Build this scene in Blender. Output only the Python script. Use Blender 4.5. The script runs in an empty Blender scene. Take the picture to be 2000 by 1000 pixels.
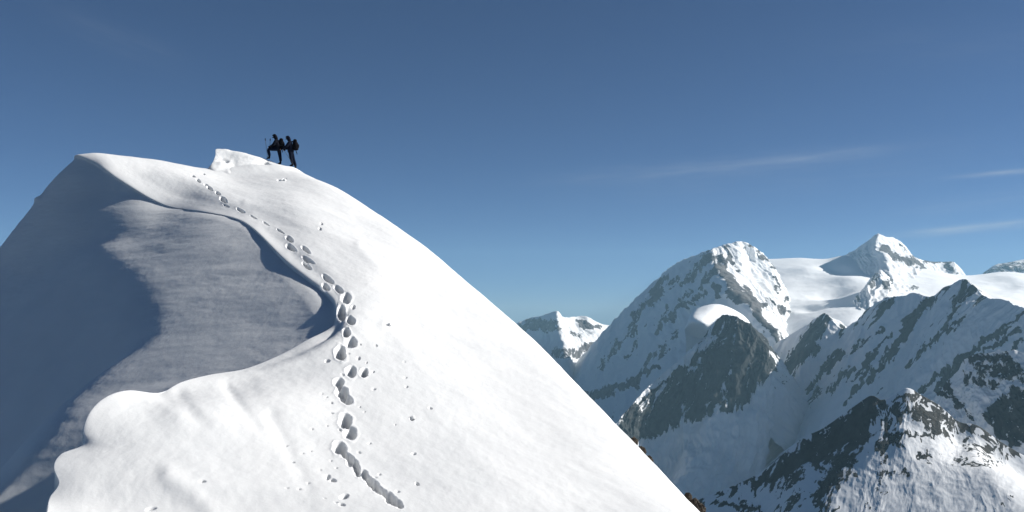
import bpy, math, random
import numpy as np
from mathutils import Vector, Matrix

F = 1732.0            # focal length in pixels of a 2000 px wide picture
HY = 600.0            # horizon row
R = math.radians
C = bpy.context.scene.collection

# ---------------------------------------------------------------- camera, world, sun, exposure
cd = bpy.data.cameras.new('camera'); cam = bpy.data.objects.new('camera', cd); C.objects.link(cam)
cd.sensor_width = 36; cd.lens = F / 2000 * 36
cd.shift_y = (HY - 500) / 2000.0          # level camera, horizon a little under the middle
cam.location = (0, 0, 0); cam.rotation_euler = (R(90), 0, 0)
cd.clip_start = 0.1; cd.clip_end = 60000
bpy.context.scene.camera = cam

SUN_EL, SUN_AZ = 28.3, 83.0               # azimuth measured from +Y towards +X
sc = bpy.context.scene
w = bpy.data.worlds.new('World'); sc.world = w; w.use_nodes = True
nt = w.node_tree; nt.nodes.clear()
def N(nt, t, **k):
    n = nt.nodes.new(t)
    for a, b in k.items():
        if a in ('inp',):
            for i, v in b.items(): n.inputs[i].default_value = v
        else: setattr(n, a, b)
    return n
def lk(nt, a, b): nt.links.new(a, b)
def math_(nt, op, a, b=None, c=None, clamp=False):
    n = nt.nodes.new('ShaderNodeMath'); n.operation = op; n.use_clamp = clamp
    for i, v in enumerate((a, b, c)):
        if v is None: continue
        if isinstance(v, (int, float)): n.inputs[i].default_value = v
        else: nt.links.new(v, n.inputs[i])
    return n.outputs[0]
sky = N(nt, 'ShaderNodeTexSky'); sky.sky_type = 'NISHITA'; sky.sun_disc = False
sky.sun_elevation = R(SUN_EL); sky.sun_rotation = R(SUN_AZ)
sky.altitude = 3200; sky.air_density = 0.62; sky.dust_density = 0.1; sky.ozone_density = 6.0
tc = N(nt, 'ShaderNodeTexCoord'); sp = N(nt, 'ShaderNodeSeparateXYZ'); lk(nt, tc.outputs['Generated'], sp.inputs[0])
az = math_(nt, 'ARCTAN2', sp.outputs[0], sp.outputs[1]); el = math_(nt, 'ARCSINE', sp.outputs[2])
# thin cirrus streaks: (azimuth, elevation, slope, half length, half thickness, strength)
cl = None
for i, (a0, e0, sl, hl, ht, st) in enumerate([(.235, .153, .055, .17, .009, .20), (.31, .158, .06, .10, .004, .15), (.51, .132, .02, .045, .0025, .60), (.485, .079, .06, .08, .004, .75),
                            (.49, .105, .10, .07, .008, .16), (-.42, .27, -.3, .06, .015, .06), (.28, .135, .05, .2, .02, .06), (.55, .25, -.1, .2, .02, .05)]):
    da = math_(nt, 'SUBTRACT', az, a0); dv = math_(nt, 'SUBTRACT', math_(nt, 'SUBTRACT', el, e0), math_(nt, 'MULTIPLY', da, sl))
    nz = N(nt, 'ShaderNodeTexNoise', noise_dimensions='3D'); nz.inputs['Scale'].default_value = 1; nz.inputs['Detail'].default_value = 5
    cb = N(nt, 'ShaderNodeCombineXYZ'); lk(nt, math_(nt, 'MULTIPLY', az, 18), cb.inputs[0]); lk(nt, math_(nt, 'MULTIPLY', dv, 160), cb.inputs[1]); cb.inputs[2].default_value = i * 3.7
    lk(nt, cb.outputs[0], nz.inputs['Vector'])
    q = math_(nt, 'ADD', math_(nt, 'POWER', math_(nt, 'ABSOLUTE', math_(nt, 'DIVIDE', da, hl)), 3.0), math_(nt, 'POWER', math_(nt, 'DIVIDE', dv, ht), 2.0))
    g = math_(nt, 'EXPONENT', math_(nt, 'MULTIPLY', q, -1.0))
    g = math_(nt, 'MULTIPLY', math_(nt, 'MULTIPLY', g, math_(nt, 'MULTIPLY', math_(nt, 'POWER', nz.outputs[0], 2.0), 3.4)), st * .42)
    cl = g if cl is None else math_(nt, 'ADD', cl, g)
mx = N(nt, 'ShaderNodeMix', data_type='RGBA'); lk(nt, math_(nt, 'MINIMUM', cl, 0.8), mx.inputs['Factor'])
lk(nt, sky.outputs[0], mx.inputs[6]); mx.inputs[7].default_value = (6.5, 7.2, 8.0, 1)
bg = N(nt, 'ShaderNodeBackground'); bg.inputs['Strength'].default_value = 0.0465
lk(nt, mx.outputs[2], bg.inputs[0]); wo = N(nt, 'ShaderNodeOutputWorld'); lk(nt, bg.outputs[0], wo.inputs[0])

sl_ = bpy.data.lights.new('sun', 'SUN'); sl_.energy = 5.0; sl_.angle = R(0.5); sl_.color = (1, .965, .91)
sun = bpy.data.objects.new('sun', sl_); C.objects.link(sun)
Ld = Vector((math.sin(R(SUN_AZ)) * math.cos(R(SUN_EL)), math.cos(R(SUN_AZ)) * math.cos(R(SUN_EL)), math.sin(R(SUN_EL))))
sun.rotation_euler = Ld.to_track_quat('Z', 'Y').to_euler()
sc.view_settings.view_transform = 'Standard'; sc.view_settings.look = 'None'
sc.view_settings.exposure = 0.75; sc.view_settings.gamma = 1
try: sc.view_settings.use_curve_mapping = False
except Exception: pass

# ---------------------------------------------------------------- numpy tools
def P(px, py, d): return ((px - 1000) / F * d, d, (HY - py) / F * d)

def vnoise(x, y, z=0.0, seed=0):
    """gradient-ish 3D value noise in -1..1"""
    x, y, z = np.broadcast_arrays(np.asarray(x, float), np.asarray(y, float), np.asarray(z, float))
    xi, yi, zi = np.floor(x).astype(np.int64), np.floor(y).astype(np.int64), np.floor(z).astype(np.int64)
    fx, fy, fz = x - xi, y - yi, z - zi
    def h(a, b, c):
        n = (a * 374761393 + b * 668265263 + c * 2147483647 + seed * 1274126177) & 0xffffffff
        n = ((n ^ (n >> 13)) * 1274126177) & 0xffffffff
        n = ((n ^ (n >> 16)) * 2246822519) & 0xffffffff
        n = n ^ (n >> 15)
        g = (n & 15)
        t = n / 4294967295.0 * 6.2831853
        return np.cos(t), np.sin(t), ((n >> 7) & 255) / 127.5 - 1
    s = lambda t: t * t * t * (t * (t * 6 - 15) + 10)
    u, v, w_ = s(fx), s(fy), s(fz)
    def d(i, j, k):
        gx, gy, gz = h(xi + i, yi + j, zi + k)
        return gx * (fx - i) + gy * (fy - j) + gz * (fz - k) * .8
    flat = not np.any(fz) and not np.any(zi)
    a0 = (d(0,0,0)*(1-u)+d(1,0,0)*u)*(1-v) + (d(0,1,0)*(1-u)+d(1,1,0)*u)*v
    if flat: return a0 * 1.4
    a1 = (d(0,0,1)*(1-u)+d(1,0,1)*u)*(1-v) + (d(0,1,1)*(1-u)+d(1,1,1)*u)*v
    return (a0 * (1 - w_) + a1 * w_) * 1.4
def fbm(x, y, z=0.0, oct=5, seed=0, gain=.5):
    a, t, n = 1., 0., 0.
    for o in range(oct):
        t = t + a * vnoise(x * 2**o + o*7.3, y * 2**o + o*3.1, z * 2**o, seed + o * 11); n += a; a *= gain
    return t / n * 1.5
def ridged(x, y, z=0.0, oct=5, seed=0, gain=.5):
    a, t, n = 1., 0., 0.
    for o in range(oct):
        t = t + a * (1 - 2 * np.abs(vnoise(x * 2**o + o*7.3, y * 2**o + o*3.1, z * 2**o, seed + o * 11))); n += a; a *= gain
    return t / n
def sstep(a, b, x):
    t = np.clip((x - a) / (b - a), 0, 1); return t * t * (3 - 2 * t)

def cr(keys, vals, t, limit=False):
    """non-uniform Catmull-Rom (or monotone) interpolation; vals (k, ...)"""
    keys = np.asarray(keys, float); vals = np.asarray(vals, float)
    h = np.diff(keys); hs = h.reshape((-1,) + (1,) * (vals.ndim - 1))
    s = np.diff(vals, axis=0) / hs
    m = np.zeros_like(vals)
    if len(keys) > 2:
        m[1:-1] = (s[:-1] * hs[1:] + s[1:] * hs[:-1]) / (hs[:-1] + hs[1:])
        if limit:
            bad = s[:-1] * s[1:] <= 0
            lim = 3 * np.minimum(np.abs(s[:-1]), np.abs(s[1:]))
            mm = m[1:-1]; mm = np.sign(mm) * np.minimum(np.abs(mm), lim); mm[bad] = 0; m[1:-1] = mm
    m[0] = s[0]; m[-1] = s[-1]
    i = np.clip(np.searchsorted(keys, t, side='right') - 1, 0, len(keys) - 2)
    x = (t - keys[i]) / h[i]
    sh = (-1,) + (1,) * (vals.ndim - 1)
    x = x.reshape(sh); hh = h[i].reshape(sh)
    return ((2*x**3 - 3*x**2 + 1) * vals[i] + (x**3 - 2*x**2 + x) * hh * m[i] +
            (-2*x**3 + 3*x**2) * vals[i+1] + (x**3 - x**2) * hh * m[i+1])

def loft(cols, vt, usub, limit_v=False, limit_u=True):
    """cols: list of [(v,(x,y,z)),...]; returns grid (nu, nv, 3), u coordinate"""
    g = np.stack([cr([k for k, _ in c], [p for _, p in c], vt, limit_v) for c in cols], 0)   # (ncol, nv, 3)
    ut = np.concatenate([np.linspace(i, i + 1, n, endpoint=False) for i, n in enumerate(usub)] + [[len(cols) - 1.0]])
    return cr(np.arange(len(cols)), g, ut, limit_u), ut
def blur(g, n, ax):
    for _ in range(n):
        p = np.concatenate([np.take(g, [0], ax), g, np.take(g, [-1], ax)], ax)
        L = g.shape[ax]
        g2 = .25 * np.take(p, range(0, L), ax) + .5 * g + .25 * np.take(p, range(2, L + 2), ax)
        sl = [slice(None)] * g.ndim
        sl[ax] = slice(1, L - 1)
        g = g.copy(); g[tuple(sl)] = g2[tuple(sl)]
    return g
def box(g, w, ax, passes=3):
    h = w // 2
    for _ in range(passes):
        p = np.concatenate([np.repeat(np.take(g, [0], ax), h + 1, ax), g, np.repeat(np.take(g, [-1], ax), h, ax)], ax)
        c = np.cumsum(p, axis=ax); L = g.shape[ax]
        g = (np.take(c, range(2 * h + 1, 2 * h + 1 + L), ax) - np.take(c, range(0, L), ax)) / (2 * h + 1)
    return g
def normals(g):
    du = np.gradient(g, axis=0); dv = np.gradient(g, axis=1)
    n = np.cross(du, dv); n /= (np.linalg.norm(n, axis=2, keepdims=True) + 1e-12)
    return n
def proj(g): return 1000 + F * g[..., 0] / np.maximum(g[..., 1], .1), HY - F * g[..., 2] / np.maximum(g[..., 1], .1)

def grid_mesh(name, g, mat, attrs=None, flip=False):
    nu, nv = g.shape[:2]
    me = bpy.data.meshes.new(name)
    idx = np.arange(nu * nv).reshape(nu, nv)
    q = np.stack([idx[:-1, :-1], idx[1:, :-1], idx[1:, 1:], idx[:-1, 1:]], -1).reshape(-1, 4)
    if flip: q = q[:, ::-1]
    me.vertices.add(nu * nv); me.vertices.foreach_set('co', g.reshape(-1).astype(np.float32))
    me.loops.add(q.size); me.loops.foreach_set('vertex_index', q.reshape(-1).astype(np.int32))
    me.polygons.add(len(q)); me.polygons.foreach_set('loop_start', np.arange(0, q.size, 4, dtype=np.int32))
    me.update(calc_edges=True); me.validate()
    me.polygons.foreach_set('use_smooth', np.ones(len(me.polygons), bool))
    for k, a in (attrs or {}).items():
        at = me.attributes.new(k, 'FLOAT', 'POINT'); at.data.foreach_set('value', a.reshape(-1).astype(np.float32))
    me.materials.append(mat)
    o = bpy.data.objects.new(name, me); C.objects.link(o)
    return o
def structure(o): o['kind'] = 'structure'; return o

# ---------------------------------------------------------------- materials
def bsdf(name):
    m = bpy.data.materials.new(name); m.use_nodes = True
    n = m.node_tree; b = n.nodes['Principled BSDF']
    return m, n, b
def snow_mat(name, near):
    m, n, b = bsdf(name)
    tc = N(n, 'ShaderNodeTexCoord')
    b.inputs['Roughness'].default_value = .62; b.inputs['Specular IOR Level'].default_value = .22
    b.inputs['Subsurface Weight'].default_value = .65; b.inputs['Subsurface Radius'].default_value = (1, 1, 1); b.inputs['Subsurface Scale'].default_value = .16
    nz = N(n, 'ShaderNodeTexNoise'); nz.inputs['Scale'].default_value = .35; nz.inputs['Detail'].default_value = 6
    lk(n, tc.outputs['Object'], nz.inputs['Vector'])
    r = N(n, 'ShaderNodeValToRGB'); r.color_ramp.elements[0].color = (.575, .585, .59, 1); r.color_ramp.elements[1].color = (.63, .635, .635, 1)
    r.color_ramp.elements[0].position = .3; r.color_ramp.elements[1].position = .7
    lk(n, nz.outputs[0], r.inputs[0]); lk(n, r.outputs[0], b.inputs['Base Color'])
    # crystalline grain of the snow, two sizes
    n1 = N(n, 'ShaderNodeTexNoise'); n1.inputs['Scale'].default_value = 22; n1.inputs['Detail'].default_value = 4; lk(n, tc.outputs['Object'], n1.inputs['Vector'])
    b1 = N(n, 'ShaderNodeBump'); b1.inputs['Strength'].default_value = .13; b1.inputs['Distance'].default_value = .02
    lk(n, n1.outputs[0], b1.inputs['Height'])
    n2 = N(n, 'ShaderNodeTexNoise'); n2.inputs['Scale'].default_value = 5; n2.inputs['Detail'].default_value = 5; lk(n, tc.outputs['Object'], n2.inputs['Vector'])
    b2 = N(n, 'ShaderNodeBump'); b2.inputs['Strength'].default_value = .15; b2.inputs['Distance'].default_value = .035
    lk(n, n2.outputs[0], b2.inputs['Height']); lk(n, b1.outputs[0], b2.inputs['Normal']); lk(n, b2.outputs[0], b.inputs['Normal'])
    return m
SNOW = snow_mat('snow', True)

def mountain_mat(name, rock_a, rock_b, scale):
    """snow over rock; 'rock' attribute says where the rock is bare, fine noise breaks the edge"""
    m, n, b = bsdf(name)
    b.inputs['Roughness'].default_value = .8; b.inputs['Specular IOR Level'].default_value = .15
    at = N(n, 'ShaderNodeAttribute', attribute_name='rock')
    tc = N(n, 'ShaderNodeTexCoord')
    nz = N(n, 'ShaderNodeTexNoise'); nz.inputs['Scale'].default_value = scale; nz.inputs['Detail'].default_value = 6; nz.inputs['Roughness'].default_value = .7
    lk(n, tc.outputs['Object'], nz.inputs['Vector'])
    v = math_(n, 'ADD', at.outputs['Fac'], math_(n, 'MULTIPLY', math_(n, 'SUBTRACT', nz.outputs[0], .5), 2.6))
    f = N(n, 'ShaderNodeMapRange', interpolation_type='SMOOTHSTEP'); f.inputs['From Min'].default_value = .40; f.inputs['From Max'].default_value = .60
    lk(n, v, f.inputs[0])
    n2 = N(n, 'ShaderNodeTexNoise'); n2.inputs['Scale'].default_value = scale * .5; n2.inputs['Detail'].default_value = 8; n2.inputs['Roughness'].default_value = .65
    lk(n, tc.outputs['Object'], n2.inputs['Vector'])
    rr = N(n, 'ShaderNodeValToRGB'); rr.color_ramp.elements[0].color = (*rock_a, 1); rr.color_ramp.elements[1].color = (*rock_b, 1)
    rr.color_ramp.elements[0].position = .35; rr.color_ramp.elements[1].position = .68
    lk(n, n2.outputs[0], rr.inputs[0])
    mx = N(n, 'ShaderNodeMix', data_type='RGBA'); lk(n, f.outputs[0], mx.inputs['Factor'])
    mx.inputs[6].default_value = (.70, .71, .72, 1); lk(n, rr.outputs[0], mx.inputs[7])
    lk(n, mx.outputs[2], b.inputs['Base Color'])
    bp = N(n, 'ShaderNodeBump'); bp.inputs['Strength'].default_value = .6; bp.inputs['Distance'].default_value = .6 / scale
    lk(n, math_(n, 'MULTIPLY', n2.outputs[0], math_(n, 'ADD', math_(n, 'MULTIPLY', f.outputs[0], .9), .12)), bp.inputs['Height']); lk(n, bp.outputs[0], b.inputs['Normal'])
    return m

def plain(name, col, rough=.7, noise=None):
    m, n, b = bsdf(name); b.inputs['Roughness'].default_value = rough; b.inputs['Specular IOR Level'].default_value = .12
    nz = N(n, 'ShaderNodeTexNoise'); nz.inputs['Scale'].default_value = noise or 30; nz.inputs['Detail'].default_value = 5
    tc = N(n, 'ShaderNodeTexCoord'); lk(n, tc.outputs['Object'], nz.inputs['Vector'])
    r = N(n, 'ShaderNodeValToRGB'); r.color_ramp.elements[0].position = .3; r.color_ramp.elements[1].position = .7
    r.color_ramp.elements[0].color = (*[c * .65 for c in col], 1); r.color_ramp.elements[1].color = (*[min(1, c * 1.35) for c in col], 1)
    lk(n, nz.outputs[0], r.inputs[0]); lk(n, r.outputs[0], b.inputs['Base Color'])
    bp = N(n, 'ShaderNodeBump'); bp.inputs['Strength'].default_value = .4; bp.inputs['Distance'].default_value = .01
    lk(n, nz.outputs[0], bp.inputs['Height']); lk(n, bp.outputs[0], b.inputs['Normal'])
    return m

#@@RIDGE
# ---------------------------------------------------------------- the snow ridge in front
def ridge():
    W = lambda x, y, z: (x, y, z)
    # column curves, keyed by row number v (near -> far)
    far = 17
    lip = [(-2, W(-7, -12, -5)), (0, W(-7.5, 3, -4.6)), (1, W(-7.6, 9, -4.3)), (1.7, P(70, 1080, 12.3)), (2.2, P(92, 1000, 13.2)),
           (2.6, P(99, 970, 13.7)), (2.9, P(116, 941, 14.1)), (3.1, P(106, 915, 14.5)), (3.4, P(118, 888, 15.1)), (3.75, P(164, 866, 15.6)), (3.95, P(162, 845, 15.8)),
           (4.3, P(172, 812, 16.2)), (4.8, P(203, 779, 16.9)), (5.3, P(250, 763, 17.6)), (5.8, P(312, 767, 18.3)), (6.3, P(355, 747, 19.1)), (6.8, P(410, 732, 20.0)),
           (7.3, P(480, 720, 20.9)), (7.8, P(545, 694, 22)), (8.3, P(600, 664, 23)), (8.8, P(650, 636, 24.1)), (9.3, P(657, 600, 25)), (10, P(640, 574, 26.5)),
           (11, P(560, 510, 30)), (12, P(478, 434, 35.95)), (13, P(400, 414, 38.95)), (14, P(322, 400, 41.8)), (15, P(235, 352, 44)), (15.5, P(192, 323, 45.6)), (16, P(148, 303, 47)), (17, W(-24, 51, 6.0)), (19, W(-24, 60, -1))]
    def PL(px, py, off=0.):      # the evenly tilted wind slab below the crest
        a, t = (px - 1000) / F, (HY - py) / F
        return P(px, py, (-11.15 + off) / (t - .289 * a - .49))
    def dn(p, h, sl=1.25): return (p[0] - .82 * h, p[1] - .57 * h, p[2] - sl * h)
    base = [(-2, W(-8, -12, -8)), (0, W(-8.2, 3, -7.0)), (1, W(-8.4, 9, -6.6)), (2.2, W(-8.2, 14.3, -4.6)), (3, W(-8.1, 15.2, -4.2)), (4, W(-8.0, 16.4, -3.8)), (5, W(-8.2, 17.8, -3.6)), (6, W(-8.0, 19.3, -3.3)),
            (7, W(-7.6, 20.9, -2.9)), (8, W(-6.8, 22.8, -2.1)), (8.6, PL(590, 676)), (9.3, PL(622, 630)), (10, PL(606, 592)),
            (11, PL(543, 528)), (12, PL(474, 446)), (13, PL(397, 424)), (14, P(304, 423, 40.6)), (15, P(196, 390, 43.7)), (16, P(106, 348, 47.2)), (17, W(-28, 51, 3.0)), (19, W(-32, 60, -4))]
    mid = [(-2, W(-10, -12, -12)), (0, W(-10, 3, -11)), (1, W(-10.6, 9, -10)), (3, W(-14.2, 17.8, -12.5)), (5, W(-13, 19.8, -9.6)), (7, W(-11.5, 21.6, -6.2)), (7.6, dn(PL(330, 775), 1.2)), (8, PL(330, 775)), (8.6, PL(420, 730)), (9.3, PL(480, 682)), (10, PL(480, 642)),
           (11, PL(430, 600)), (12, PL(385, 530)), (13, PL(325, 480)), (14, PL(262, 455)), (15, P(145, 450, 42.6)), (16, P(40, 430, 48)), (17, W(-31, 53, -1)), (19, W(-38, 60, -10))]
    edge_ = [(-2, W(-16, -12, -20)), (0, W(-17, 3, -19)), (1, W(-17, 9, -18)), (3, W(-21, 17, -16.5)), (5, W(-18.6, 18.8, -13)), (7, W(-15.5, 20.7, -8.6)), (7.6, dn(PL(95, 850), 1.8, 1.4)), (8, PL(95, 850)), (8.6, PL(120, 785)), (9.3, PL(195, 712)), (10, PL(262, 672)),
           (11, PL(295, 622)), (12, PL(262, 560)), (13, PL(212, 505)), (14, PL(185, 482)), (15, P(75, 540, 42)), (16, P(-60, 555, 49)), (17, W(-34, 54, -6)), (19, W(-45, 60, -16))]
    dk1 = [(v, dn(p, 1.2, 1.1)) for v, p in edge_]
    dk2 = [(v, dn(p, 5.5)) for v, p in edge_]
    low2 = [(v, dn(p, 60, 1.15)) for v, p in edge_]
    inn = [(-2, W(-5, -12, -3.4)), (0, W(-4.6, 3, -2.9)), (1, W(-4.8, 9, -3.2)), (2, P(260, 1040, 13.0)), (3, P(250, 935, 14.3)), (4, P(280, 865, 15.6)), (5, P(330, 800, 17.0)), (6, P(420, 765, 18.8)),
           (7, P(510, 725, 20.5)), (8, P(605, 680, 22.3)), (8.8, P(662, 640, 23.8)), (9.3, P(672, 602, 24.9)), (10, P(655, 566, 26.8)), (11, P(582, 503, 30.4)), (12, P(500, 430, 36.4)), (13, P(420, 400, 39.8)), (14, P(345, 383, 42.8)), (15, P(268, 342, 45)), (16, P(196, 300, 47.6)), (17, W(-22, 52, 7.0)), (19, W(-22, 60, 0))]
    pth = [(-2, W(-1, -12, -2.5)), (0, W(-.6, 0, -1.75)), (1, W(-1, 8, -2.7)), (2, P(800, 1040, 13.4)), (3, P(720, 950, 15.2)), (4, P(660, 870, 17.0)), (5, P(670, 800, 18.6)), (6, P(670, 740, 20.2)),
           (7, P(680, 690, 21.8)), (8, P(690, 640, 23.4)), (9, P(690, 594, 25.4)), (10, P(680, 550, 27.6)), (11, P(605, 485, 31.4)), (12, P(530, 425, 36.8)), (13, P(455, 388, 40.5)), (14, P(400, 362, 43.8)), (15, P(345, 335, 46.6)), (16, P(290, 310, 48.8)), (17, W(-17.6, 51, 6.8)), (19, W(-20, 60, 0))]
    qq = [(-2, W(1.5, -12, -2.8)), (0, W(1.2, 0, -1.9)), (1, W(1, 8, -2.8)), (2, P(1020, 1040, 13.8)), (3, P(930, 950, 15.8)), (4, P(850, 860, 17.9)), (5, P(820, 785, 19.7)), (6, P(795, 722, 21.5)),
          (7, P(780, 668, 23.3)), (8, P(770, 618, 25.2)), (9, P(755, 568, 27.4)), (10, P(728, 518, 30)), (11, P(660, 460, 34)), (12, P(580, 405, 38.6)), (13, P(525, 378, 42.8)), (14, P(480, 362, 45.8)), (15, P(440, 348, 48.2)), (16, P(408, 331, 49.9)), (17, W(-16, 53, 6.2)), (19, W(-18, 62, 0))]
    rr = [(-2, W(3, -12, -3.6)), (0, W(2.6, 1, -2.6)), (1, W(2.6, 8, -3.4)), (2, P(1220, 1035, 14.6)), (3, P(1120, 945, 16.8)), (4, P(1030, 852, 19.2)), (5, P(975, 778, 21.2)), (6, P(920, 708, 23.3)),
          (7, P(880, 652, 25.3)), (8, P(845, 600, 27.5)), (9, P(815, 552, 30)), (10, P(770, 498, 33)), (11, P(708, 447, 37)), (12, P(635, 398, 41.2)), (13, P(585, 370, 44.6)), (14, P(548, 352, 47.6)), (15, P(528, 338, 49.8)), (16, P(500, 322, 51.2)), (17, W(-14.5, 54, 7.0)), (19, W(-16, 62, 1))]
    S = [(-2, 5.0, -12, -6), (0, 4.6, 2, -4.6), (1, 4.4, 9, -4.6)]
    silp = [(2, 1405, 1055, 15.2), (3, 1322, 968, 17.6), (4, 1228, 868, 20.2), (5, 1140, 776, 22.8), (6, 1062, 696, 25.6), (7, 1000, 636, 28.2), (8, 942, 583, 31), (9, 882, 529, 34), (10, 822, 477, 37.4),
            (11, 758, 433, 41), (12, 698, 393, 44.6), (13, 648, 363, 47.6), (14, 610, 346, 50), (15, 590, 337, 51.4), (16, 572, 330, 52.6)]
    sil = [(v, (x, y, z)) for v, x, y, z in S] + [(v, P(a, b, d)) for v, a, b, d in silp] + [(17, W(-12, 57, 6.4)), (19, W(-13, 64, 1))]
    def beyond(k, side, down, rt):
        out = []
        for v, (x, y, z) in sil:
            f = min(1, max(0, (v + 2) / 4))
            out.append((v, (x * (1 + k * f) + side, y * (1 + k * f), z * (1 + k * f) - down - rt)))
        return out
    b1 = beyond(.05, .9, .95, 0); b2 = beyond(.12, 5, 6.5, 0); b3 = beyond(.2, 700, 900, 0)
    under = [(v, (x - .02, y + .05, z - (.10 if v < 11.5 or v > 14.5 else .03))) for v, (x, y, z) in lip]
    cols = [low2, dk2, dk1, edge_, mid, base, under, lip, inn, pth, qq, rr, sil, b1, b2, b3]
    usub = [20, 60, 40, 130, 120, 50, 30, 200, 200, 150, 130, 60, 30, 20]
    vt = np.concatenate([np.linspace(-2, 1, 30, endpoint=False), np.linspace(1, 2, 40, endpoint=False), np.linspace(2, 10, 980, endpoint=False), np.linspace(10, 16.3, 420, endpoint=False), np.linspace(16.3, 19, 30)])
    g, ut = loft(cols, vt, usub)
    # soften the joins of the control curves everywhere but on the lip
    U = ut[:, None] * np.ones(len(vt)); V = vt[None, :] * np.ones((len(ut), 1))
    gb = box(box(g, 11, 1), 9, 0)
    U = np.where(U >= 7, U - 3, np.where(U >= 5, 3 + (U - 5) / 2, U - 2))
    keep = np.exp(-((U - 4) / .45) ** 2)[..., None]
    ks = np.exp(-((U - 9) / .5) ** 2)[..., None]
    gb2 = blur(g, 6, 0)
    g = gb * (1 - keep) + gb2 * keep
    # the half-lit slab on the left: one evenly tilted plane, gently hollowed
    px, py = proj(g)
    a_, t_ = (px - 1000) / F, (HY - py) / F
    dpl = (-11.10 - .13 * (np.maximum(0, 430 - px) / 200) ** 2 + .13 * np.exp(-((px - 640) ** 2 + (py - 590) ** 2) / 160 ** 2) + .05 * np.exp(-((px - 648) ** 2 + (py - 612) ** 2) / 52 ** 2) + .14 * np.exp(-((px - 385) ** 2 + (py - 415) ** 2) / 90 ** 2)) / np.minimum(t_ - .289 * a_ - .49, -.15)
    wgt = sstep(3.8, 2.9, U) * sstep(.75, 1.25, U) * sstep(7.9, 8.4, V) * (1 - sstep(13.2, 14.6, V))
    dd_ = g[..., 1] * (1 - wgt) + dpl * wgt
    g = np.stack([a_ * dd_, dd_, t_ * dd_], -1) * wgt[..., None] + g * (1 - wgt[..., None])
    gs = box(box(g, 45, 1), 65, 0); ksm = (sstep(3.1, 2.3, U) * sstep(7, 8, V) * (1 - sstep(15.2, 15.9, V)))[..., None]
    g = gs * ksm + g * (1 - ksm)
    X, Y, Z = g[..., 0], g[..., 1], g[..., 2]
    px, py = proj(g)
    n = normals(g); n *= np.sign(n[..., 2:3] + 1e-9)
    # wind-worked relief, stretched along the ridge
    left = 1 - sstep(3.6, 4.0, U)
    lit = sstep(4.1, 4.8, U)
    a, b = (X * .8 + Y * .6), (-X * .6 + Y * .8)
    d = lit * (.05 * fbm(a * .25, b * .12, 0, 4, 3) + .012 * fbm(a * 1.1, b * .5, 0, 4, 4) + .0035 * fbm(X * 5, Y * 3, 0, 3, 5))
    # rough wind crust on the shaded flank
    hx = X * .7 - Y * .7
    d += left * (.03 * fbm(hx * .2, Z * .8, 0, 4, 8) + .0075 * fbm(hx * .7 + fbm(hx * .3, Z * .5, 0, 2, 14), Z * 2.4, 0, 4, 9, .55) * (1 + 1.2 * vnoise(hx * .25, Z * .4, 0, 15)) + .0022 * fbm(hx * 6, Z * 10, 0, 3, 10))
    # rounded gullies of the near cornice, running down from its lobes
    nearc = sstep(4.15, 4.7, U) * (1 - sstep(5.6, 6.3, U)) * (1 - sstep(5.8, 7.0, V))
    def groove(x0, y0, x1, y1, wd, amp):
        dx, dy = x1 - x0, y1 - y0; L2 = dx * dx + dy * dy
        t = np.clip(((px - x0) * dx + (py - y0) * dy) / L2, 0, 1)
        dd = np.hypot(px - x0 - t * dx, py - y0 - t * dy)
        return amp * np.exp(-(dd / wd) ** 2) * (1 - .65 * t)
    on = (U > 4.02) & (U < 9.05) & (V > 1.5)
    G = np.zeros_like(d)
    for q in [(330, 930, 460, 1040, 22, .05), (312, 767, 400, 830, 14, -.035), (350, 770, 390, 830, 14, -.03), (445, 755, 500, 830, 12, -.035),
              (530, 810, 600, 950, 14, -.03), (470, 770, 640, 900, 30, -.03), (360, 800, 560, 880, 45, .06), (230, 800, 300, 880, 35, .03), (752, 632, 835, 725, 12, .03),
              (480, 395, 700, 480, 8, .03), (700, 480, 860, 650, 10, .03)]:
        G += groove(*q)
    d += np.where(on, G, 0)
    d += left * .18 * np.exp(-((px - 68) / 9) ** 2 - ((py - 388) / 7) ** 2)
    g = g + n * d[..., None]
    px, py = proj(g); Z = g[..., 2]
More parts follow.
